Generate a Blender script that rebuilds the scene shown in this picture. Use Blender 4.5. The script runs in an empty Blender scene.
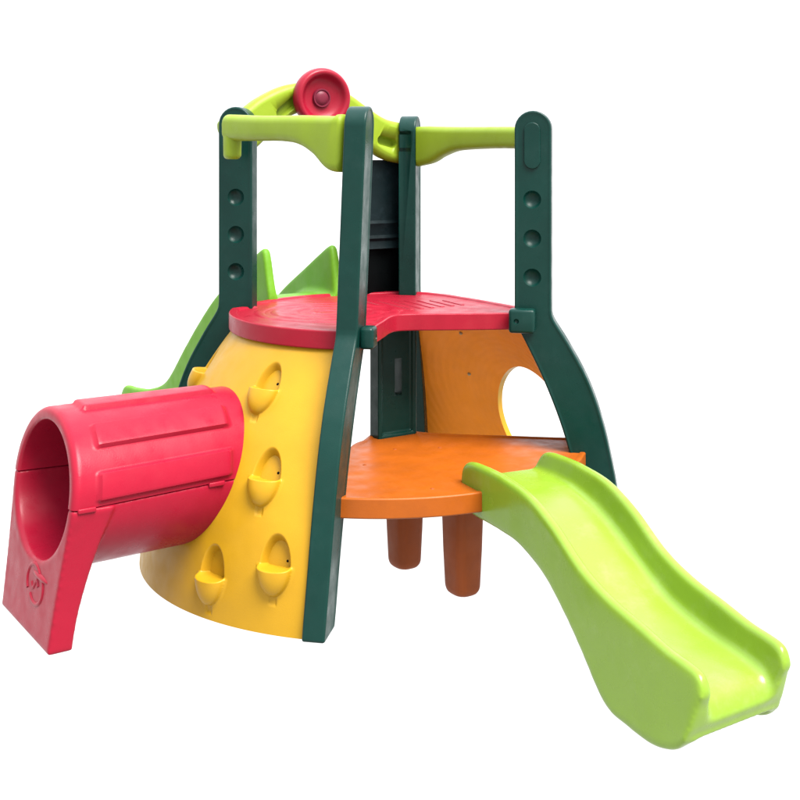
import bpy, bmesh, math
import numpy as np
from math import sin, cos, pi, radians, hypot, atan2, sqrt
from mathutils import Vector, Matrix

scene = bpy.context.scene
COL = scene.collection
EXPO = 1.80

# ------------------------------------------------------------------ materials
def plastic(name, col, rough=0.42, var=0.10, bump=0.10, spec=0.17, dirt=0.0, dirtcol=(0.05, 0.045, 0.04),
            rings=None, wavy=0.25, scale=1.0):
    m = bpy.data.materials.new(name); m.use_nodes = True
    nt = m.node_tree; N = nt.nodes; L = nt.links
    bsdf = N['Principled BSDF']
    bsdf.inputs['Specular IOR Level'].default_value = spec
    tc = N.new('ShaderNodeTexCoord')
    # broad mottling of the moulded colour
    n1 = N.new('ShaderNodeTexNoise'); n1.inputs['Scale'].default_value = 6 * scale; n1.inputs['Detail'].default_value = 6
    n1.inputs['Roughness'].default_value = 0.65
    L.new(tc.outputs['Object'], n1.inputs['Vector'])
    r1 = N.new('ShaderNodeMapRange'); r1.inputs['From Min'].default_value = 0.3; r1.inputs['From Max'].default_value = 0.7
    r1.inputs['To Min'].default_value = 1 - var; r1.inputs['To Max'].default_value = 1 + var
    L.new(n1.outputs['Fac'], r1.inputs['Value'])
    mul = N.new('ShaderNodeVectorMath'); mul.operation = 'SCALE'
    rgb = N.new('ShaderNodeRGB'); rgb.outputs[0].default_value = (*col, 1)
    L.new(rgb.outputs[0], mul.inputs[0]); L.new(r1.outputs['Result'], mul.inputs['Scale'])
    last = mul.outputs['Vector']
    if dirt > 0:
        nd = N.new('ShaderNodeTexNoise'); nd.inputs['Scale'].default_value = 14 * scale; nd.inputs['Detail'].default_value = 10
        nd.inputs['Roughness'].default_value = 0.75
        L.new(tc.outputs['Object'], nd.inputs['Vector'])
        rd = N.new('ShaderNodeMapRange'); rd.inputs['From Min'].default_value = 0.52; rd.inputs['From Max'].default_value = 0.75
        rd.inputs['To Min'].default_value = 0; rd.inputs['To Max'].default_value = dirt
        L.new(nd.outputs['Fac'], rd.inputs['Value'])
        mx = N.new('ShaderNodeMix'); mx.data_type = 'RGBA'
        L.new(rd.outputs['Result'], mx.inputs['Factor']); L.new(last, mx.inputs[6]); mx.inputs[7].default_value = (*dirtcol, 1)
        last = mx.outputs[2]
    L.new(last, bsdf.inputs['Base Color'])
    # gloss varies with scuffing
    n2 = N.new('ShaderNodeTexNoise'); n2.inputs['Scale'].default_value = 22 * scale; n2.inputs['Detail'].default_value = 8
    L.new(tc.outputs['Object'], n2.inputs['Vector'])
    r2 = N.new('ShaderNodeMapRange'); r2.inputs['From Min'].default_value = 0.3; r2.inputs['From Max'].default_value = 0.7
    r2.inputs['To Min'].default_value = rough - 0.08; r2.inputs['To Max'].default_value = rough + 0.12
    L.new(n2.outputs['Fac'], r2.inputs['Value']); L.new(r2.outputs['Result'], bsdf.inputs['Roughness'])
    # moulded skin: fine pebble plus slow waviness
    n3 = N.new('ShaderNodeTexNoise'); n3.inputs['Scale'].default_value = 320; n3.inputs['Detail'].default_value = 2
    L.new(tc.outputs['Object'], n3.inputs['Vector'])
    b1 = N.new('ShaderNodeBump'); b1.inputs['Strength'].default_value = bump; b1.inputs['Distance'].default_value = 0.002
    L.new(n3.outputs['Fac'], b1.inputs['Height'])
    n4 = N.new('ShaderNodeTexNoise'); n4.inputs['Scale'].default_value = 7; n4.inputs['Detail'].default_value = 2
    L.new(tc.outputs['Object'], n4.inputs['Vector'])
    b2 = N.new('ShaderNodeBump'); b2.inputs['Strength'].default_value = wavy; b2.inputs['Distance'].default_value = 0.012
    L.new(n4.outputs['Fac'], b2.inputs['Height']); L.new(b1.outputs['Normal'], b2.inputs['Normal'])
    nrm = b2.outputs['Normal']
    if rings:
        mp = N.new('ShaderNodeMapping'); mp.inputs['Location'].default_value = (-rings[0], -rings[1], -rings[2])
        L.new(tc.outputs['Object'], mp.inputs['Vector'])
        w = N.new('ShaderNodeTexWave'); w.wave_type = 'RINGS'; w.rings_direction = rings[3]
        w.inputs['Scale'].default_value = rings[4]; w.inputs['Distortion'].default_value = rings[6]
        w.inputs['Detail'].default_value = 2; w.inputs['Detail Scale'].default_value = 1.5
        L.new(mp.outputs['Vector'], w.inputs['Vector'])
        b3 = N.new('ShaderNodeBump'); b3.inputs['Strength'].default_value = rings[5]; b3.inputs['Distance'].default_value = 0.006
        L.new(w.outputs['Fac'], b3.inputs['Height']); L.new(nrm, b3.inputs['Normal'])
        nrm = b3.outputs['Normal']
    L.new(nrm, bsdf.inputs['Normal'])
    return m

M = {}
M['green'] = plastic('dark_green_plastic', (0.0010, 0.0182, 0.0138), 0.33, 0.12, spec=0.17, dirt=0.06, dirtcol=(0.05, 0.08, 0.075))
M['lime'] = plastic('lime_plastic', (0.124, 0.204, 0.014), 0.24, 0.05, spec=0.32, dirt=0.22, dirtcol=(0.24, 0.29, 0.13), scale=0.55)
M['rail'] = plastic('rail_plastic', (0.145, 0.205, 0.010), 0.42, 0.07, dirt=0.10, dirtcol=(0.14, 0.15, 0.02))
M['leaf'] = plastic('leaf_green_plastic', (0.078, 0.195, 0.009), 0.45, 0.06)
M['yellow'] = plastic('yellow_plastic', (0.300, 0.161, 0.0062), 0.38, 0.05, dirt=0.06, dirtcol=(0.25, 0.14, 0.01))
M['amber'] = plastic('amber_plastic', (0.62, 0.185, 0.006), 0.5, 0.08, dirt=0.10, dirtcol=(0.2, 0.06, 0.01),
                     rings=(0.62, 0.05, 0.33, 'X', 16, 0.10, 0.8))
M['orange'] = plastic('orange_plastic', (0.222, 0.050, 0.0032), 0.38, 0.12, dirt=0.18, dirtcol=(0.16, 0.03, 0.006),
                      rings=(-0.2, 0.5, 0.3, 'Z', 4, 0.10, 2.0), wavy=0.12)
M['brown'] = plastic('brown_plastic', (0.178, 0.037, 0.005), 0.5, 0.12, dirt=0.15, dirtcol=(0.06, 0.015, 0.008))
M['red'] = plastic('red_plastic', (0.195, 0.0046, 0.0155), 0.30, 0.06, spec=0.13, dirt=0.06, dirtcol=(0.13, 0.008, 0.014))
M['deckred'] = plastic('deck_red_plastic', (0.20, 0.006, 0.0155), 0.32, 0.06, spec=0.12, dirt=0.16, dirtcol=(0.21, 0.03, 0.03),
                       rings=(-0.12, -0.02, 0.7, 'Z', 5.2, 0.16, 0.35), wavy=0.08)
M['wheelred'] = plastic('crimson_plastic', (0.175, 0.004, 0.0135), 0.36, 0.06)
M['hub'] = plastic('dull_crimson_plastic', (0.096, 0.008, 0.0192), 0.45, 0.10)
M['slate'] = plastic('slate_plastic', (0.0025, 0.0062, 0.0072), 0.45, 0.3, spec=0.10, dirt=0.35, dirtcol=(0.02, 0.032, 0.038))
M['black'] = plastic('black_plastic', (0.0008, 0.0014, 0.0015), 0.5, 0.1, spec=0.04)
M['hole_light'] = plastic('hole_light_plastic', (0.264, 0.208, 0.112), 0.5, 0.05)  # pale colour stands for light coming through tiny holes

# ------------------------------------------------------------------ helpers
def thing(name, label, cat):
    o = bpy.data.objects.new(name, None); COL.objects.link(o)
    o['label'] = label; o['category'] = cat; o.empty_display_size = 0.2
    return o

def mesh_obj(name, bm, mats, parent=None, smooth=35, label=None):
    bmesh.ops.recalc_face_normals(bm, faces=bm.faces)
    me = bpy.data.meshes.new(name); bm.to_mesh(me); bm.free()
    o = bpy.data.objects.new(name, me); COL.objects.link(o)
    for m in (mats if isinstance(mats, (list, tuple)) else [mats]): me.materials.append(m)
    finish(o, smooth)
    if parent: o.parent = parent
    if label: o['label'] = label
    return o

def finish(o, smooth=35):
    me = o.data
    me.polygons.foreach_set('use_smooth', [True] * len(me.polygons))
    me.set_sharp_from_angle(angle=radians(smooth))

def apply_mods(o, smooth=35):
    dg = bpy.context.evaluated_depsgraph_get(); dg.update()
    me = bpy.data.meshes.new_from_object(o.evaluated_get(dg), preserve_all_data_layers=True, depsgraph=dg)
    old = o.data; o.modifiers.clear(); o.data = me; me.name = old.name
    bpy.data.meshes.remove(old)
    finish(o, smooth)

def soften(o, voxel, it):
    """fuse the shells of a moulding and round every edge, as a blow-moulded part has"""
    r = o.modifiers.new('remesh', 'REMESH'); r.mode = 'VOXEL'; r.voxel_size = voxel
    m = o.modifiers.new('smooth', 'SMOOTH'); m.factor = .5; m.iterations = it
    apply_mods(o, 80)

def weighted(o):
    w = o.modifiers.new('wn', 'WEIGHTED_NORMAL'); w.keep_sharp = True; w.weight = 60

def bevel(o, w, seg=3, ang=40):
    b = o.modifiers.new('bevel', 'BEVEL'); b.width = w; b.segments = seg
    b.limit_method = 'ANGLE'; b.angle_limit = radians(ang); b.use_clamp_overlap = True
    apply_mods(o)

def cut(o, bm):
    bmesh.ops.recalc_face_normals(bm, faces=bm.faces)
    me = bpy.data.meshes.new('cutter'); bm.to_mesh(me); bm.free()
    c = bpy.data.objects.new('cutter', me); COL.objects.link(c); c.parent = o.parent
    c.matrix_basis = o.matrix_basis.copy()
    b = o.modifiers.new('cut', 'BOOLEAN'); b.object = c; b.operation = 'DIFFERENCE'; b.solver = 'EXACT'
    apply_mods(o)
    bpy.data.objects.remove(c); bpy.data.meshes.remove(me)

def prism_bm(pts, d0, d1, axis=2, frame=None):
    """polygon pts (a,b) extruded from d0 to d1; frame maps (a,b,d)->xyz"""
    bm = bmesh.new()
    f = frame or (lambda a, b, d: (a, b, d))
    lo = [bm.verts.new(f(a, b, d0)) for a, b in pts]
    hi = [bm.verts.new(f(a, b, d1)) for a, b in pts]
    n = len(pts)
    F0 = bm.faces.new(lo); F1 = bm.faces.new(hi)
    for i in range(n):
        bm.faces.new((lo[i], lo[(i + 1) % n], hi[(i + 1) % n], hi[i]))
    bmesh.ops.recalc_face_normals(bm, faces=bm.faces)
    return bm, F0, F1

def loft(bm, rings, cap=True, mi=0):
    R = [[bm.verts.new(p) for p in r] for r in rings]
    n = len(R[0])
    for a, b in zip(R[:-1], R[1:]):
        for i in range(n):
            f = bm.faces.new((a[i], a[(i + 1) % n], b[(i + 1) % n], b[i])); f.material_index = mi
    if cap:
        bm.faces.new(R[0]); bm.faces.new(list(reversed(R[-1])))
    return R

def spline(pts, n):
    """Catmull-Rom through pts (any dimension), n samples per span"""
    P = [np.array(p, float) for p in pts]
    P = [2 * P[0] - P[1]] + P + [2 * P[-1] - P[-2]]
    out = []
    for i in range(1, len(P) - 2):
        p0, p1, p2, p3 = P[i - 1:i + 3]
        for k in range(n):
            t = k / n
            out.append(0.5 * (2 * p1 + (p2 - p0) * t + (2 * p0 - 5 * p1 + 4 * p2 - p3) * t * t + (3 * p1 - p0 - 3 * p2 + p3) * t ** 3))
    out.append(P[-2])
    return out

def rrect(w, h, r, k=4):
    r = min(r, w / 2 - 1e-4, h / 2 - 1e-4); out = []
    for cx, cy, a0 in ((w/2-r, h/2-r, 0), (-w/2+r, h/2-r, 90), (-w/2+r, -h/2+r, 180), (w/2-r, -h/2+r, 270)):
        for i in range(k + 1):
            a = radians(a0 + 90 * i / k); out.append((cx + r * cos(a), cy + r * sin(a)))
    return out

def box_bm(c, s, bm=None, rot=None):
    bm = bm or bmesh.new()
    mt = Matrix.Translation(c) @ (rot or Matrix.Identity(4)) @ Matrix.Diagonal((*s, 1))
    bmesh.ops.create_cube(bm, size=1, matrix=mt)
    return bm

def smoothstep(a, b, x):
    t = np.clip((x - a) / (b - a), 0, 1); return t * t * (3 - 2 * t)

root = thing('climbing_playset',
             'plastic toddler climber with red crawl tunnel, yellow climbing wall, dark green posts and lime slide', 'playset')

# ------------------------------------------------------------------ posts
OUT = [(.513, .735), (.520, .705), (.562, .638), (.618, .535), (.658, .425), (.690, .29), (.718, .13), (.742, 0.0)]
INN = [(.632, 0.0), (.605, .15), (.570, .30), (.537, .41), (.492, .524), (.450, .612), (.412, .688), (.405, .72)]
TH = .064
def post(az, boss=False, dimple_side=0, lean=0.0, foot=0.0, label=None, slots=False, top=0.0):
    er = Vector((cos(radians(az)), sin(radians(az)), 0)); et = Vector((-er.y, er.x, 0))
    def fr(r, z, t):
        k = z / 1.32
        return tuple(er * r + et * (t + foot + (lean - foot) * k) + Vector((0, 0, z)))
    pts = []
    pts += [tuple(p) for p in spline(OUT, 4)][::-1]
    arc = [(.459 + .054 * cos(a), 1.266 + top + .054 * sin(a)) for a in np.linspace(0, pi, 15)]
    pts += arc
    pts += [tuple(p) for p in spline(INN[::-1], 4)]
    bm, F0, F1 = prism_bm(pts, -TH / 2, TH / 2, frame=fr)
    bmesh.ops.inset_region(bm, faces=[F0], thickness=.013, depth=-.005, use_even_offset=True)
    bmesh.ops.inset_region(bm, faces=[F1], thickness=.013, depth=-.005, use_even_offset=True)
    o = mesh_obj('post', bm, M['green'], root, label=label)
    bevel(o, .009 if not boss else .0075, 4, 38)
    if dimple_side:
        bm = bmesh.new()
        for z in (1.058, .943, .828):
            c = fr(.457, z, dimple_side * (TH / 2 - .005 + .013))
            bmesh.ops.create_uvsphere(bm, u_segments=40, v_segments=24, radius=.0295, matrix=Matrix.Translation(c))
        cut(o, bm)
    if boss:
        bm = bmesh.new(); s = dimple_side
        cap = [(.457 + .024 * cos(a), 1.262 + .024 * sin(a)) for a in np.linspace(0, pi, 12)] + \
              [(.457 + .024 * cos(a), 1.172 + .024 * sin(a)) for a in np.linspace(pi, 2 * pi, 12)]
        q = TH / 2 - .005
        bm, A, B = prism_bm(cap, s * (q - .01), s * (q + .007), frame=fr)
        t = mesh_obj('boss', bm, M['green'], root); bevel(t, .003, 3, 40)
        merge(o, t)
    if slots:
        for z in (1.262, 1.205):
            bm = bmesh.new()
            box_bm(fr(.405, z, 0.012), (.02, .05, .012), bm, Matrix.Rotation(radians(az + 0), 4, 'Z'))
            cut(o, bm)
    weighted(o); apply_mods(o)
    return o, fr

def merge(a, b):
    bm = bmesh.new(); bm.from_mesh(a.data)
    bm.from_mesh(b.data)
    bm.to_mesh(a.data); bm.free()
    me = b.data; bpy.data.objects.remove(b); bpy.data.meshes.remove(me)
    finish(a)

pB, frB = post(135, dimple_side=1, top=.018)        # left
pA, frA = post(225, lean=.036, foot=-.018)            # front
pC, frC = post(45, slots=True)            # back
pD, frD = post(315, boss=True, dimple_side=-1)   # right
# clips that hold the deck corners at the entry notch
def clip(fr, az, side, r, parent, sz):
    bm = box_bm((0, 0, 0), sz)
    o = mesh_obj('clip', bm, M['green'], parent)
    bevel(o, .009, 3)
    c = Vector(fr(r, .704, side * (TH / 2 + sz[1] / 2 - .006)))
    o.matrix_basis = Matrix.Translation(c) @ Matrix.Rotation(radians(az), 4, 'Z')
    bm = bmesh.new()
    bmesh.ops.create_uvsphere(bm, u_segments=16, v_segments=8, radius=.008, matrix=Matrix.Translation((-sz[0]*.2, side * sz[1] / 2, 0)))
    cut(o, bm)
    return o
clip(frD, 315, -1, .430, pD, (.076, .050, .070))
clip_flange = mesh_obj('clip', box_bm((.500, -.352, .322), (.062, .030, .016), None, Matrix.Rotation(radians(-34), 4, 'Z')), M['green'], pD)
bevel(clip_flange, .005)
clip(frA, 225, 1, .445, pA, (.060, .038, .058))

# ------------------------------------------------------------------ handrails
def sweep_rail(name, pts, mat, thick, samples=10, parent=root, rr=.02, cut_slots=None):
    """pts: (x,y,z,height) ; rounded-rectangle section, thickness horizontal"""
    P = spline(pts, samples)
    rings = []
    for i, p in enumerate(P):
        a = P[max(0, i - 1)]; b = P[min(len(P) - 1, i + 1)]
        t = Vector((b - a)[:3]).normalized()
        side = t.cross(Vector((0, 0, 1))).normalized(); up = side.cross(t).normalized()
        k = 1.0
        prof = rrect(thick, p[3], rr, 5)
        rings.append([tuple(Vector(p[:3]) + side * (u * k) + up * (v * k)) for u, v in prof])
    bm = bmesh.new()
    # rounded ends: shrink extra rings
    def endring(r, d, s):
        c = sum((Vector(q) for q in r), Vector()) / len(r)
        return [tuple(c + (Vector(q) - c) * s + d) for q in r]
    t0 = (Vector(rings[0][0]) - Vector(rings[1][0])).normalized(); t1 = (Vector(rings[-1][0]) - Vector(rings[-2][0])).normalized()
    pre = [endring(rings[0], t0 * .012, .55), endring(rings[0], t0 * .010, .78), endring(rings[0], t0 * .005, .93)]
    post_ = [endring(rings[-1], t1 * .005, .93), endring(rings[-1], t1 * .010, .78), endring(rings[-1], t1 * .012, .55)]
    loft(bm, pre + rings + post_)
    return mesh_obj(name, bm, mat, parent, smooth=50)

# -X side, from the left post to the front post, with a gusset at the front post and a down-turned end
r1 = sweep_rail('handrail', [(-.386, .256, 1.272, .080), (-.385, .18, 1.270, .078), (-.380, .06, 1.267, .074), (-.368, -.06, 1.265, .073),
                             (-.358, -.15, 1.259, .083), (-.346, -.225, 1.243, .112), (-.338, -.285, 1.224, .150), (-.33, -.312, 1.222, .155)], M['rail'], .052, rr=.024)
stub = sweep_rail('stub', [(-.3855, .240, 1.290, .062), (-.3855, .2399, 1.24, .062), (-.3855, .2398, 1.188, .058)], M['rail'], .05, rr=.024)
merge(r1, stub)
r2 = sweep_rail('handrail', [(.332, -.29, 1.240, .066), (.338, -.18, 1.242, .067), (.345, -.04, 1.242, .071), (.348, .08, 1.240, .079),
                             (.345, .16, 1.232, .100), (.34, .22, 1.222, .125), (.335, .29, 1.215, .135)], M['rail'], .052, rr=.022)
# arched rail along the back that carries the wheel
ar = sweep_rail('arch_rail', [(-.345, .350, 1.235, .13), (-.285, .352, 1.265, .125), (-.215, .354, 1.322, .110), (-.13, .355, 1.365, .098), (-.03, .355, 1.378, .092),
                              (.06, .355, 1.352, .095), (.14, .355, 1.300, .105), (.20, .355, 1.260, .120), (.26, .354, 1.235, .135), (.345, .350, 1.222, .140)],
                M['rail'], .060, rr=.022)
def capsule_cut(c, ang, half, rad, depth):
    bm = bmesh.new()
    d = Vector((cos(ang), 0, sin(ang)))
    prof = []
    for i in range(24):
        a = 2 * pi * i / 24
        s = half if cos(a) >= 0 else -half
        prof.append((s + rad * cos(a), rad * sin(a)))
    up = Vector((-sin(ang), 0, cos(ang)))
    rings = []
    for dep, sc in ((-.03, 1.0), (depth * .4, .92), (depth, .6)):
        rings.append([tuple(Vector(c) + d * (u * (sc if sc > .9 else .85)) + up * (v * sc) + Vector((0, dep, 0))) for u, v in prof])
    loft(bm, rings)
    return bm
cut(ar, capsule_cut((-.150, .325, 1.340), radians(38), .030, .019, .022))
cut(ar, capsule_cut((.232, .325, 1.232), radians(-14), .024, .018, .022))
weighted(ar); apply_mods(ar)

# ------------------------------------------------------------------ steering wheel
def lathe(bm, prof, mt, n=64):
    rings = []
    for i in range(n):
        a = 2 * pi * i / n
        rings.append([mt @ Vector((r * cos(a), r * sin(a), h)) for r, h in prof])
    V = [[bm.verts.new(p) for p in r] for r in rings]
    k = len(prof)
    for i in range(n):
        a, b = V[i], V[(i + 1) % n]
        for j in range(k - 1): bm.faces.new((a[j], b[j], b[j + 1], a[j + 1]))
    bm.faces.new([V[i][0] for i in range(n)]); bm.faces.new([V[i][-1] for i in range(n)])
wm = Matrix.Translation((-.034, .328, 1.372)) @ Matrix.Scale(.94, 4) @ Matrix.Rotation(radians(90), 4, 'X') @ Matrix.Rotation(radians(-6), 4, 'Y')
bm = bmesh.new()
prof = [(.030, -.005), (.085, -.002), (.097, .006), (.103, .020), (.103, .038), (.098, .050), (.090, .055), (.081, .052), (.074, .042), (.066, .033), (.052, .027), (.040, .025), (.030, .024), (.004, .024)]
lathe(bm, [tuple(p) for p in spline(prof, 3)], wm, 72)
wheel = mesh_obj('steering_wheel', bm, M['wheelred'], root, smooth=60)
bm = bmesh.new()
prof = [(.033, .018), (.033, .030), (.031, .034), (.0275, .034), (.0255, .030), (.024, .0305), (.020, .035), (.012, .0375), (.003, .038)]
lathe(bm, prof, wm, 48)
mesh_obj('hub', bm, M['hub'], wheel, smooth=50)

# ------------------------------------------------------------------ red deck
DZ0, DZ1 = .670, .720
arc1 = [(.462 * cos(radians(a)), .462 * sin(radians(a))) for a in np.linspace(218, 142, 26)]
back = [(-.30, .30), (-.27, .375)] + [(.445 * cos(radians(a)), .445 * sin(radians(a))) for a in np.linspace(118, 62, 16)] + [(.29, .37), (.37, .29)]
arc2 = [(.392, .20), (.396, .05), (.392, -.12), (.378, -.262)]
notch = [tuple(p) for p in spline([(.30, -.300), (.20, -.248), (.08, -.178), (.015, -.140), (-.03, -.128), (-.07, -.150), (-.13, -.208), (-.20, -.275), (-.262, -.338)], 5)]
outline = arc1 + back + arc2 + notch + [(-.30, -.345)]
bm, F0, F1 = prism_bm(outline, DZ0, DZ1)
bmesh.ops.inset_region(bm, faces=[F1], thickness=.020, depth=0, use_even_offset=True)
bmesh.ops.inset_region(bm, faces=[F1], thickness=.006, depth=-.006, use_even_offset=True)
deck = mesh_obj('deck', bm, M['deckred'], root)
bevel(deck, .010, 4, 40)
bm = bmesh.new()      # raised tread rings moulded into the top
for rad in (.045, .10, .155, .205):
    prof = [(rad + .019 * u, -.0006 + .0040 * cos(u * pi / 2) ** 1.3) for u in (-1, -.7, -.35, .35, .7, 1)]
    V = [[bm.verts.new((-.150 + r * cos(2 * pi * k / 72), .075 + r * sin(2 * pi * k / 72), DZ1 - .006 + h)) for r, h in prof] for k in range(72)]
    for k in range(72):
        for j in range(5): bm.faces.new((V[k][j], V[(k + 1) % 72][j], V[(k + 1) % 72][j + 1], V[k][j + 1]))
merge(deck, mesh_obj('rings', bm, M['deckred'], root))
bm = bmesh.new()
for k in range(7):    # short straight treads on the entry side
    x = .07 + .038 * k
    box_bm((x, .10 - .01 * k, DZ1 - .0068), (.014, .26 - .022 * k, .006), bm, Matrix.Rotation(radians(-8), 4, 'Z'))
t = mesh_obj('treads', bm, M['deckred'], root); bevel(t, .0022, 2); merge(deck, t)
weighted(deck); apply_mods(deck)

# ------------------------------------------------------------------ orange platform with legs
PZ0, PZ1 = .268, .321
front = [(.612 * cos(radians(a)), .612 * sin(radians(a))) for a in np.linspace(222, 311, 40)]
rest = [(.445, -.43), (.50, -.33), (.50, -.29)] + [tuple(p) for p in spline([(.47, -.265), (.36, -.165), (.25, -.07), (.17, .015), (.15, .06)], 4)] + \
       [(.14, .095), (.02, .095), (-.02, .06)] + [tuple(p) for p in spline([(-.05, .035), (-.085, .02), (-.115, -.005), (-.16, -.06)], 4)] + [(-.38, -.33)]
bm, F0, F1 = prism_bm(front + rest, PZ0, PZ1)
bmesh.ops.inset_region(bm, faces=[F1], thickness=.014, depth=0, use_even_offset=True)
bmesh.ops.inset_region(bm, faces=[F1], thickness=.005, depth=-.0035, use_even_offset=True)
plat = mesh_obj('platform', bm, M['orange'], root)
bevel(plat, .009, 4, 40)
weighted(plat); apply_mods(plat)
def leg(x, y):
    bm = bmesh.new(); rings = []
    for z, w, r in ((.262, .100, .022), (.12, .094, .024), *[(.026 - .026 * sin(radians(q)), .062 + .026 * cos(radians(q)), .026) for q in range(0, 91, 15)]):
        rings.append([(x + u * .9, y + v, z) for u, v in rrect(w, w, r, 4)])
    loft(bm, rings)
    return mesh_obj('leg', bm, M['brown'], plat, smooth=45)
leg(-.030, -.445); leg(-.042, -.182)
for x, y in ((-.17, -.50), (-.19, -.20), (-.02, -.10), (.10, -.16)):
    bm = bmesh.new()
    bmesh.ops.create_uvsphere(bm, u_segments=14, v_segments=8, radius=.007, matrix=Matrix.Translation((x, y, PZ1 - .005)) @ Matrix.Diagonal((1, 1, .5, 1)))
    mesh_obj('screw_or_lit_hole', bm, M['brown'], plat)

# ------------------------------------------------------------------ pillar between platform and deck
bm, F0, F1 = prism_bm([(.004, .0), (.147, .0), (.147, .37), (.004, .37)], 0, .052, frame=lambda a, b, d: (a, .026 + d, .312 + b))
ff = [f for f in bm.faces if abs(f.calc_center_median().y - .026) < 1e-4]
bmesh.ops.inset_region(bm, faces=ff, thickness=.014, depth=0, use_even_offset=True)
bmesh.ops.inset_region(bm, faces=ff, thickness=.004, depth=-.010, use_even_offset=True)
pil = mesh_obj('pillar', bm, M['green'], root)
bevel(pil, .006, 3, 40)
cut(pil, box_bm((.083, .06, .50), (.026, .12, .115)))
weighted(pil); apply_mods(pil)

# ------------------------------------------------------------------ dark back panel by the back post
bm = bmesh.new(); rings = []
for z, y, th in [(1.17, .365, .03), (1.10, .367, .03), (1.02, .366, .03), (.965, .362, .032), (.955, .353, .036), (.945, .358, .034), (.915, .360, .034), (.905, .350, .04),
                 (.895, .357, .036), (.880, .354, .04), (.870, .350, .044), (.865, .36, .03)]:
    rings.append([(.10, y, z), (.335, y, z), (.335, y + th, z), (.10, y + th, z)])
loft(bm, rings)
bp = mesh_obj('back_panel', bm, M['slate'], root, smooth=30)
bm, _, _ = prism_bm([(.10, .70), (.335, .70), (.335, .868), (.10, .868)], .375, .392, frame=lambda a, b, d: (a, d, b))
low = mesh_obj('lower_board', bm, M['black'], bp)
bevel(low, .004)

# ------------------------------------------------------------------ dome wall panels
def Rz(z): return np.interp(z, [0, .06, .15, .25, .35, .45, .55, .62, .70], [.722, .716, .703, .680, .643, .595, .534, .487, .425])
zs_s = np.linspace(0, .70, 200); _r = Rz(zs_s)
for _ in range(60): _r[1:-1] = (_r[:-2] + 2 * _r[1:-1] + _r[2:]) / 4
def Rs(z): return np.interp(z, zs_s, _r)

TUN = dict(yc=-.03, zc=.347, ro=(.237, .200), ri=(.200, .167))
HOLDS = [(200.2, .560), (208.8, .358), (214.3, .160), (198.6, .106), (154.5, .545)]
def hold_disp(arc, dz):
    """relief of one hold: arc, dz in metres from its centre; scooped above, pocket with a ledge below"""
    a, b = .046, .084
    up = smoothstep(-.0048, .0048, dz + .002 - .10 * arc * arc / a)
    e_up = np.sqrt((arc / (a * .96)) ** 2 + (dz / b) ** 2)
    rec = -.032 * (1 - smoothstep(.62, 1.0, e_up))
    dn = np.clip(-dz / b, 0, 1)
    eb = np.sqrt((arc / (a * (1.03 - .14 * dn))) ** 2 + (dz / (b * .84)) ** 2)
    poc = .031 * np.clip(1 - eb ** 2.8, 0, 1) ** .58 * (1 - .12 * dn) + .003 * (1 - smoothstep(.9, 1.2, eb))
    gr = -.0035 * (1 - smoothstep(.5, 1.0, np.abs(arc) / .013)) * smoothstep(-.096, -.086, dz) * (1 - smoothstep(-.074, -.064, dz))
    return up * rec + (1 - up) * (poc + gr)

def dome_panel(phi0, phi1, z1, side):
    nu, nv = 680, 520
    ph = np.linspace(radians(phi0), radians(phi1), nu); zz = np.linspace(0.0, z1, nv)
    PH, ZZ = np.meshgrid(ph, zz, indexing='ij')
    R = Rs(ZZ)
    dR = np.gradient(_r, zs_s); sl = np.interp(ZZ, zs_s, dR)
    disp = np.zeros_like(R); own = np.full(R.shape, -1)
    if side == 'climb':
        for k, (hp, hz) in enumerate(HOLDS):
            arc = (PH - radians(hp)) * np.interp(hz, zs_s, _r); L = np.sqrt(1 + np.interp(hz, zs_s, dR) ** 2)
            dz = (ZZ - hz) * L
            disp += hold_disp(arc, dz)
            own[(arc / .062) ** 2 + (dz / .102) ** 2 < 1] = k
    nr = 1 / np.sqrt(1 + sl ** 2); nz = -sl * nr
    RR = R + disp * nr; Z = ZZ + disp * nz * .8
    X = RR * np.cos(PH); Y = RR * np.sin(PH)
    X2 = (R - .024) * np.cos(PH); Y2 = (R - .024) * np.sin(PH)
    return PH, ZZ, X, Y, Z, X2, Y2, own, nu, nv

# climbing wall on the left
PH, ZZ, X, Y, Z, X2, Y2, own, nu, nv = dome_panel(138, 222.6, .690, 'climb')
bm = bmesh.new(); hb = [bmesh.new() for _ in HOLDS]
vc = {}
def vget(b, key, i, j):
    k = (key, i, j)
    if k not in vc: vc[k] = b.verts.new((X[i, j], Y[i, j], Z[i, j]))
    return vc[k]
ey = (Y - TUN['yc']) / .187; ez = (Z - TUN['zc']) / .193
intun = (ey ** 2 + ez ** 2) < .90
for i in range(nu - 1):
    for j in range(nv - 1):
        if intun[i, j] and X[i, j] < 0: continue
        o4 = own[i:i + 2, j:j + 2]
        k = o4.min()
        key, b = (-1, bm) if k < 0 else (k, hb[k])
        f = b.faces.new([vget(b, key, a, c) for a, c in ((i, j), (i + 1, j), (i + 1, j + 1), (i, j + 1))])
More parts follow.
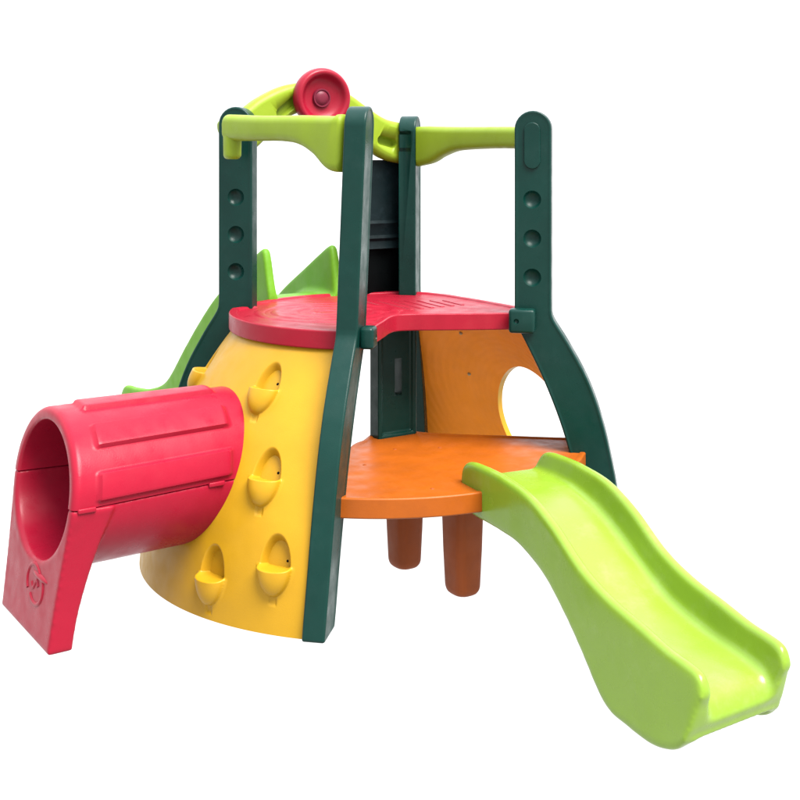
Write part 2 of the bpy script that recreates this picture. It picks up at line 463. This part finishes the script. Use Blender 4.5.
# inner skin, base rim and side rims
st = 10
ii = list(range(0, nu, st)); ii = ii if ii[-1] == nu - 1 else ii + [nu - 1]
jj = list(range(0, nv, st)); jj = jj if jj[-1] == nv - 1 else jj + [nv - 1]
G = {}
for a, i in enumerate(ii):
    for c, j in enumerate(jj):
        G[a, c] = bm.verts.new((X2[i, j], Y2[i, j], ZZ[i, j]))
for a in range(len(ii) - 1):
    for c in range(len(jj) - 1):
        i, j = ii[a], jj[c]
        if intun[i, j]: continue
        bm.faces.new((G[a, c], G[a, c + 1], G[a + 1, c + 1], G[a + 1, c]))
def rim(seq_o, seq_i):
    o_ = [bm.verts.new(p) for p in seq_o]; i_ = [bm.verts.new(p) for p in seq_i]
    for a in range(len(o_) - 1): bm.faces.new((o_[a], o_[a + 1], i_[a + 1], i_[a]))
rim([(X[i, 0], Y[i, 0], 0) for i in range(nu)], [(X2[i, 0], Y2[i, 0], 0) for i in range(nu)])
for e in (0, nu - 1):
    rim([(X[e, j], Y[e, j], Z[e, j]) for j in range(nv)], [(X2[e, j], Y2[e, j], ZZ[e, j]) for j in range(nv)])

def raw_obj(name, bm, mats, parent, smooth=60):
    me = bpy.data.meshes.new(name); bm.to_mesh(me); bm.free()
    o = bpy.data.objects.new(name, me); COL.objects.link(o)
    for m in (mats if isinstance(mats, (list, tuple)) else [mats]): me.materials.append(m)
    finish(o, smooth); o.parent = parent
    return o
wall = raw_obj('climbing_wall', bm, M['yellow'], root, 60)
for (hp, hz), b in zip(HOLDS, hb):
    h = raw_obj('climbing_hold', b, [M['yellow'], M['black']], wall, 75)
    # dark screw sunk in the scoop
    a = radians(hp + 1.9); z = hz + .010; r = float(Rs(z)) - .0285
    c = Vector((r * cos(a), r * sin(a), z)); d = Vector((cos(a), sin(a), .5)).normalized()
    bs = bmesh.new()
    bmesh.ops.create_uvsphere(bs, u_segments=16, v_segments=10, radius=.0056, matrix=Matrix.Translation(c) @ Matrix.Diagonal((1, 1, 1, 1)))
    raw_obj('screw_or_lit_hole', bs, M['black'], wall)

# the wall on the far right, open with a round crawl hole
def hole_panel(phi0, phi1, z1, hp, hz, rad):
    bm = bmesh.new()
    nu, nv = 150, 120
    ph = np.linspace(radians(phi0), radians(phi1), nu); zz = np.linspace(0, z1, nv)
    rm = float(Rs(hz)); hpr = radians(hp)
    P = np.zeros((nu, nv, 2)); keep = np.zeros((nu, nv), bool)
    for i in range(nu):
        for j in range(nv):
            u = (ph[i] - hpr) * .62; v = zz[j] - hz
            d = hypot(u, v)
            P[i, j] = (u, v); keep[i, j] = d >= rad
    # snap the inside ring of vertices on to the circle
    snap = np.zeros((nu, nv), bool)
    for i in range(nu - 1):
        for j in range(nv - 1):
            q = keep[i:i + 2, j:j + 2]
            if q.any() and not q.all():
                for a in (0, 1):
                    for c in (0, 1):
                        if not keep[i + a, j + c]: snap[i + a, j + c] = True
    for i in range(nu):
        for j in range(nv):
            if snap[i, j]:
                d = hypot(*P[i, j]); P[i, j] *= rad / max(d, 1e-6)
    def pos(i, j, t):
        a = hpr + P[i, j, 0] / .62; z = max(0.0, P[i, j, 1] + hz); r = float(Rs(z)) - t
        return (r * cos(a), r * sin(a), z)
    vo, vi = {}, {}
    edges = {}
    for i in range(nu - 1):
        for j in range(nv - 1):
            cs = ((i, j), (i + 1, j), (i + 1, j + 1), (i, j + 1))
            if not all(keep[c] or snap[c] for c in cs): continue
            if all(snap[c] for c in cs): continue
            for c in cs:
                if c not in vo: vo[c] = bm.verts.new(pos(*c, 0)); vi[c] = bm.verts.new(pos(*c, .026))
            f = bm.faces.new([vo[c] for c in cs]); f.material_index = 0
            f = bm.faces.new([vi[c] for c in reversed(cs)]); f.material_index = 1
            for a in range(4):
                e = (cs[a], cs[(a + 1) % 4]); edges[e] = edges.get((e[1], e[0]), 0) and 0 or 1
                if (e[1], e[0]) in edges: edges.pop(e); edges.pop((e[1], e[0]))
    for (a, b) in edges:
        f = bm.faces.new((vo[b], vo[a], vi[a], vi[b])); f.material_index = 0
    return bm
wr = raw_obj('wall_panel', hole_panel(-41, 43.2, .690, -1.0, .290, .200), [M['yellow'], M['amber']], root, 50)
wr['label'] = 'curved amber wall with a round crawl hole'
for hp, z in ((23.5, .585), (25.5, .43)):  # pale dots painted as light showing through small holes in the wall
    r = float(Rs(z)) - .026; a = radians(hp)
    bm = bmesh.new()
    bmesh.ops.create_uvsphere(bm, u_segments=14, v_segments=8, radius=.0065, matrix=Matrix.Translation((r * cos(a), r * sin(a), z)))
    raw_obj('screw_or_lit_hole', bm, M['hole_light'], wr)

# ------------------------------------------------------------------ tunnel
XD = -.50
def x_front(z): return -1.098 + .135 * z
def tun_ring(th, half):
    """profile points (list of xyz) at polar angle th: outer skin from the dome to the mouth, round lip, inner skin back"""
    cy, cz = cos(th), sin(th)
    yo, zo = TUN['ro']; yi, zi = TUN['ri']
    out = []
    ns = 90
    ang = math.degrees(th)
    ribs = 0
    for k in range(ns + 1):
        u = k / ns
        bump = 0.0
        z0 = TUN['zc'] + zo * cz; xf = x_front(z0)
        x = XD + (xf + .016 - XD) * u
        if half == 'upper':
            for rc in (93, 131, 167, 50):
                rc_w = 10.5
                da = abs(ang - rc)
                d_ang = float(1 - smoothstep(rc_w - 2.6, rc_w, da))
                dist = x - xf
                d_len = float(smoothstep(.058, .070, dist)) * float(1 - smoothstep(.425, .44, dist))
                bump = max(bump, .0115 * d_ang * d_len)
        out.append((x, TUN['yc'] + (yo - .055 * (1 - u) + bump) * cy, TUN['zc'] + (zo + bump) * cz))
    for a in np.linspace(90, -0, 6)[1:]:      # outer lip fillet
        rr = .016
        y_ = (yo - rr + rr * sin(radians(a))); z_ = (zo - rr + rr * sin(radians(a)))
        zz_ = TUN['zc'] + z_ * cz
        out.append((x_front(zz_) + rr - rr * cos(radians(a)), TUN['yc'] + y_ * cy, zz_))
    for a in np.linspace(0, 90, 6):
        rr = .009
        y_ = (yi + rr - rr * sin(radians(a))); z_ = (zi + rr - rr * sin(radians(a)))
        zz_ = TUN['zc'] + z_ * cz
        out.append((x_front(zz_) + rr - rr * cos(radians(a)), TUN['yc'] + y_ * cy, zz_))
    for k in range(1, 21):
        u = k / 20
        zz_ = TUN['zc'] + zi * cz; xf = x_front(zz_) + .009
        out.append((xf + (XD - xf) * u, TUN['yc'] + (yi - .055 * u) * cy, zz_))
    return out
def tun_half(half):
    a0, a1 = (0.12, 179.88) if half == 'upper' else (180.12, 359.88)
    n = 200 if half == 'upper' else 90
    bm = bmesh.new()
    R = [[bm.verts.new(p) for p in tun_ring(radians(a), half)] for a in np.linspace(a0, a1, n)]
    k = len(R[0])
    for A, B in zip(R[:-1], R[1:]):
        for j in range(k): bm.faces.new((A[j], A[(j + 1) % k], B[(j + 1) % k], B[j]))
    bm.faces.new(R[0]); bm.faces.new(list(reversed(R[-1])))
    return bm
tun = mesh_obj('tunnel', tun_half('lower'), M['red'], root, smooth=40)
# the foot plate that carries the mouth
yo, zo = TUN['ro']; yi, zi = TUN['ri']; zc, yc = TUN['zc'], TUN['yc']
n = 36
inner = [(yc + (yi + .010) * cos(radians(a)), zc + (zi + .010) * sin(radians(a))) for a in np.linspace(180, 360, n)]
def side_y(s, z):      # outer side of the foot, narrowing to the ground
    t = z / zc
    return (yc + s * (.196 + (yo - .196) * (t ** 1.4)))
def foot_bm():
    bm = bmesh.new()
    hs = [0, .05, .11, .17, .23, .29, .320, .343]
    def pt(y, z, back):
        xf = x_front(z) + .001
        if back: return (-1.035 + .13 * z + .33 * max(0, z - .05) ** 1.6, y, z)
        return (xf, y, z)
    # columns: from left side to right side, matching the inner arc
    cols = []
    m = 44
    for i in range(m + 1):
        t = i / m
        a = pi + pi * t
        zi_ = zc + (zi + .010) * sin(a) 
        yb = yc + (-1 + 2 * t)        # placeholder
        cols.append((a, zi_))
    F = {}
    for i, (a, zt) in enumerate(cols):
        yt = yc + (yi + .010) * cos(a)
        # bottom y spread from -1 to 1, the first and last columns are the outer sides
        for back in (0, 1):
            col = []
            for k in range(13):
                v = k / 12
                z = zt * v
                y_line = (cos(a)) * 1.0
                s_out = abs(side_y(1, z) - yc)
                yy_b = yc + cos(a) * s_out
                y = yy_b * (1 - v) + yt * v if v < 1 else yt
                w = v ** 1.5
                y = yy_b * (1 - w) + yt * w
                col.append(bm.verts.new(pt(y, z, back)))
            F[i, back] = col
    for i in range(m):
        for k in range(12):
            bm.faces.new((F[i, 0][k], F[i + 1, 0][k], F[i + 1, 0][k + 1], F[i, 0][k + 1]))
            bm.faces.new((F[i, 1][k], F[i, 1][k + 1], F[i + 1, 1][k + 1], F[i + 1, 1][k]))
        bm.faces.new((F[i, 0][0], F[i, 1][0], F[i + 1, 1][0], F[i + 1, 0][0]))
        bm.faces.new((F[i, 0][12], F[i + 1, 0][12], F[i + 1, 1][12], F[i, 1][12]))
    # side cheeks out to the full width of the shell
    for i, s in ((0, -1), (m, 1)):
        C = {}
        for back in (0, 1):
            C[back] = [bm.verts.new(pt(side_y(s, k / 12 * .343), k / 12 * .343, back)) for k in range(13)]
        A0, A1 = F[i, 0], F[i, 1]
        # cheek front/back strips
        for k in range(12):
            q = lambda *v: bm.faces.new(v)
            q(A0[k], A0[k + 1], C[0][k + 1], C[0][k]); q(A1[k], C[1][k], C[1][k + 1], A1[k + 1])
            q(C[0][k], C[0][k + 1], C[1][k + 1], C[1][k])
        bm.faces.new((A0[12], A1[12], C[1][12], C[0][12]))
        bm.faces.new((A0[0], C[0][0], C[1][0], A1[0]))
    bmesh.ops.remove_doubles(bm, verts=bm.verts, dist=.0008)
    bmesh.ops.dissolve_degenerate(bm, edges=bm.edges, dist=.0008)
    return bm
ft = mesh_obj('foot', foot_bm(), M['red'], root, smooth=40)
merge(tun, ft); soften(tun, .003, 45)
# faint raised emblem and finger ledge under the mouth
bm = bmesh.new()
def tube(bm, pts, rad, n=8):
    P = [Vector(p) for p in pts]; rings = []
    for i, p in enumerate(P):
        t = (P[min(i + 1, len(P) - 1)] - P[max(i - 1, 0)]).normalized()
        a = t.cross(Vector((1, 0, 0))).normalized(); b = Vector((1, 0, 0))
        rings.append([tuple(p + a * (rad * cos(2 * pi * k / n)) + b * (rad * .8 * sin(2 * pi * k / n))) for k in range(n)])
    loft(bm, rings)
def onface(y, z): return (x_front(z) + .0025, y, z)
ec = (-.075, .125)
for sgn in (1, -1):
    arc = [(ec[0] + sgn * (.012 + .050 * cos(a)), ec[1] + sgn * (.004 + .040 * sin(a))) for a in np.linspace(radians(-40), radians(140), 18)]
    tube(bm, [onface(y, z) for y, z in arc], .0062)
tube(bm, [onface(ec[0] - .025 + .05 * t, ec[1] + .012 * sin(t * 6.28)) for t in np.linspace(0, 1, 12)], .0058)
bmesh.ops.create_uvsphere(bm, u_segments=24, v_segments=12, radius=1, matrix=Matrix.Translation((x_front(.165) + .003, -.105, .150)) @ Matrix.Diagonal((.010, .062, .009, 1)))
em = mesh_obj('emblem', bm, M['red'], tun, smooth=60)

cover = mesh_obj('tunnel_cover', tun_half('upper'), M['red'], tun, smooth=40)
# seam latches on the viewer's side
for x in (-1.015, -.66):
    lt = mesh_obj('latch', box_bm((x, yc - (yo - .055 * (1 - (x - XD) / (x_front(zc) - XD))) - .001, zc - .003), (.045, .012, .012)), M['red'], tun); bevel(lt, .003)


# ------------------------------------------------------------------ slides
def slide_bm(table, width, t=.030, flare=.028, n=7, shear=0.0, flip=1):
    S = spline(table, n)
    rings = []
    N = len(S)
    for q, p in enumerate(S):
        st_, zt, sb, zbd, so, zb = p
        w = width / 2
        fl = flare * float(smoothstep(.35, .8, so / table[-1][4]))
        tb = float(smoothstep(.09, .21, zbd)); und = (table[-1][3] - .032) * (1 - tb) + (zbd - .034) * tb
        L = []
        def P(x, s, z): L.append((x, s, z))
        def mix(f): return st_ + (sb - st_) * f
        # outer left, up
        P(-w - fl + .008, so, zb); P(-w - fl, so + (sb - so) * .05, zb + .010)
        for f in (.2, .4, .6, .8):
            z = zb + (zt - zb) * f; s = so + (st_ - so) * f
            P(-w - fl * (1 - f) ** 1.2, s, z)
        rr = t / 2
        for a in np.linspace(180, 0, 9):
            P(-w + rr + rr * cos(radians(a)), st_, zt - rr + rr * sin(radians(a)))
        h = max(.012, zt - zbd)
        fr_ = min(.026, h * .45)
        xi = -w + t + .006
        P(-w + t + .003, mix(.45), zt - h * .45)
        for a in np.linspace(180, 270, 6):
            P(xi + fr_ + fr_ * cos(radians(a)), mix(.6 + .4 * (1 - (1 + sin(radians(a))))), zbd + fr_ + fr_ * sin(radians(a)))
        for x in np.linspace(xi + fr_, 0, 6)[1:]:
            P(x, sb, zbd)
        left = list(L)
        right = [(min(-x, w), s, z) for x, s, z in reversed(left[:-1])]
        ring = left + right
        # underside
        ring += [(w - .022, so, zb), (w - t, so + (sb - so) * .6, und), (0, so + (sb - so) * .9, und),
                 (-w + t, so + (sb - so) * .6, und), (-w - fl + .022, so, zb)]
        rings.append([(x * flip, s_ - shear * (.08 + s_) * (x + w), z) for x, s_, z in ring])
    bm = bmesh.new()
    V = loft(bm, rings, cap=False)
    from mathutils.geometry import tessellate_polygon
    caps = []
    for r in (V[0], V[-1]):
        cap = []
        for tri in tessellate_polygon([[Vector((v.co.x, v.co.z, 0)) for v in r]]):
            try: cap.append(bm.faces.new([r[k] for k in tri]))
            except ValueError: pass
        caps.append(cap)
    bmesh.ops.recalc_face_normals(bm, faces=bm.faces)
    for cap in caps:
        pass
    return bm
TAB = [(-.088, .328, -.086, .328, -.086, .252), (-.078, .362, -.074, .330, -.074, .248), (-.040, .381, -.02, .331, -.02, .242), (.06, .386, .06, .330, .06, .242), (.135, .384, .137, .324, .137, .241),
       (.25, .371, .24, .301, .215, .234), (.36, .332, .335, .262, .325, .197), (.48, .268, .42, .221, .43, .135), (.59, .234, .54, .170, .50, .085),
       (.70, .216, .68, .143, .60, .010), (.79, .200, .77, .136, .69, .000), (.862, .194, .836, .128, .772, .000), (.894, .186, .868, .114, .838, .020), (.908, .160, .886, .080, .874, .050)]
bm = slide_bm(TAB, .268, flare=.022, shear=.16, flip=-1)
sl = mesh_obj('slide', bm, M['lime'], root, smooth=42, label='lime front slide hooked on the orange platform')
soften(sl, .0026, 85)
ang = atan2(-.988, -.157) - pi / 2
sl.matrix_basis = Matrix.Translation((-.084 + .134, -.57 - .022, 0)) @ Matrix.Rotation(ang, 4, 'Z')

TAB2 = [(.00, .735, .0, .705, .0, .60), (.018, .80, .02, .708, .01, .60), (.035, .862, .04, .712, .03, .60), (.055, .882, .07, .714, .06, .60), (.13, .845, .13, .714, .12, .60), (.23, .79, .22, .70, .2, .585), (.40, .695, .36, .63, .34, .52),
        (.54, .590, .50, .52, .48, .42), (.67, .478, .63, .41, .60, .30), (.84, .328, .80, .26, .74, .16), (1.0, .268, .96, .19, .88, .05), (1.15, .246, 1.12, .17, 1.0, .002), (1.27, .236, 1.24, .15, 1.15, .002), (1.31, .20, 1.28, .10, 1.25, .06)]
sb = mesh_obj('slide', slide_bm(TAB2, .285), M['leaf'], root, smooth=42, label='leaf green back slide leaving the red deck')
soften(sb, .005, 12)
sb.matrix_basis = Matrix.Translation((-.035, .40, 0))

# ------------------------------------------------------------------ ground: white translucent sheet with added light from below, white overcast sky above
bm = bmesh.new()
bmesh.ops.create_grid(bm, x_segments=1, y_segments=1, size=150)
gm = bpy.data.materials.new('white_sheet'); gm.use_nodes = True
nt = gm.node_tree; nt.nodes.clear()
o_ = nt.nodes.new('ShaderNodeOutputMaterial'); mx = nt.nodes.new('ShaderNodeMixShader')
d_ = nt.nodes.new('ShaderNodeBsdfDiffuse'); t_ = nt.nodes.new('ShaderNodeBsdfTranslucent')
d_.inputs[0].default_value = (.80, .80, .80, 1); t_.inputs[0].default_value = (.95, .95, .95, 1)
mx.inputs[0].default_value = .93
nt.links.new(d_.outputs[0], mx.inputs[1]); nt.links.new(t_.outputs[0], mx.inputs[2]); nt.links.new(mx.outputs[0], o_.inputs[0])
me = bpy.data.meshes.new('ground'); bm.to_mesh(me); bm.free(); me.materials.append(gm)
g = bpy.data.objects.new('ground', me); COL.objects.link(g); g['kind'] = 'structure'
g.location = (0, 0, -.0015)

w = bpy.data.worlds.new('World'); scene.world = w; w.use_nodes = True
nt = w.node_tree
bg = nt.nodes['Background']
tc = nt.nodes.new('ShaderNodeTexCoord'); sx = nt.nodes.new('ShaderNodeSeparateXYZ'); rp = nt.nodes.new('ShaderNodeValToRGB')
mr = nt.nodes.new('ShaderNodeMapRange'); mr.inputs['From Min'].default_value = -1; mr.inputs['From Max'].default_value = 1
nt.links.new(tc.outputs['Generated'], sx.inputs[0]); nt.links.new(sx.outputs['Z'], mr.inputs['Value']); nt.links.new(mr.outputs['Result'], rp.inputs['Fac'])
e = rp.color_ramp.elements
e[0].position = 0; e[0].color = (.40, .40, .40, 1)  # added light under the sheet, fills the shadows so it stays white
e[1].position = 1; e[1].color = (.90, 1.0, 1.12, 1)
a = rp.color_ramp.elements.new(.49); a.color = (.40, .40, .40, 1)
a = rp.color_ramp.elements.new(.53); a.color = (.345, .345, .35, 1)
a = rp.color_ramp.elements.new(.75); a.color = (.66, .69, .74, 1)
nt.links.new(rp.outputs['Color'], bg.inputs['Color']); bg.inputs['Strength'].default_value = 1.0

sun = bpy.data.lights.new('sun', 'SUN'); sun.energy = 3.7; sun.angle = radians(36); sun.color = (1, .97, .92)
so = bpy.data.objects.new('sun', sun); COL.objects.link(so)
dirv = Vector((-.10, .62, -1.0))
so.rotation_euler = dirv.to_track_quat('-Z', 'Y').to_euler()

# ------------------------------------------------------------------ camera
cam = bpy.data.cameras.new('camera'); co = bpy.data.objects.new('camera', cam); COL.objects.link(co)
co.location = (-1.9963, -3.0562, 1.204); co.rotation_euler = (radians(90), 0, radians(-34))
cam.sensor_width = 36; cam.lens = 54; cam.shift_y = -.3125; cam.clip_end = 1000; cam.clip_start = .05
scene.camera = co
vs = scene.view_settings
vs.view_transform = 'Standard'; vs.look = 'None'; vs.exposure = EXPO; vs.gamma = 1; vs.use_curve_mapping = False
scene.cycles.max_bounces = 10
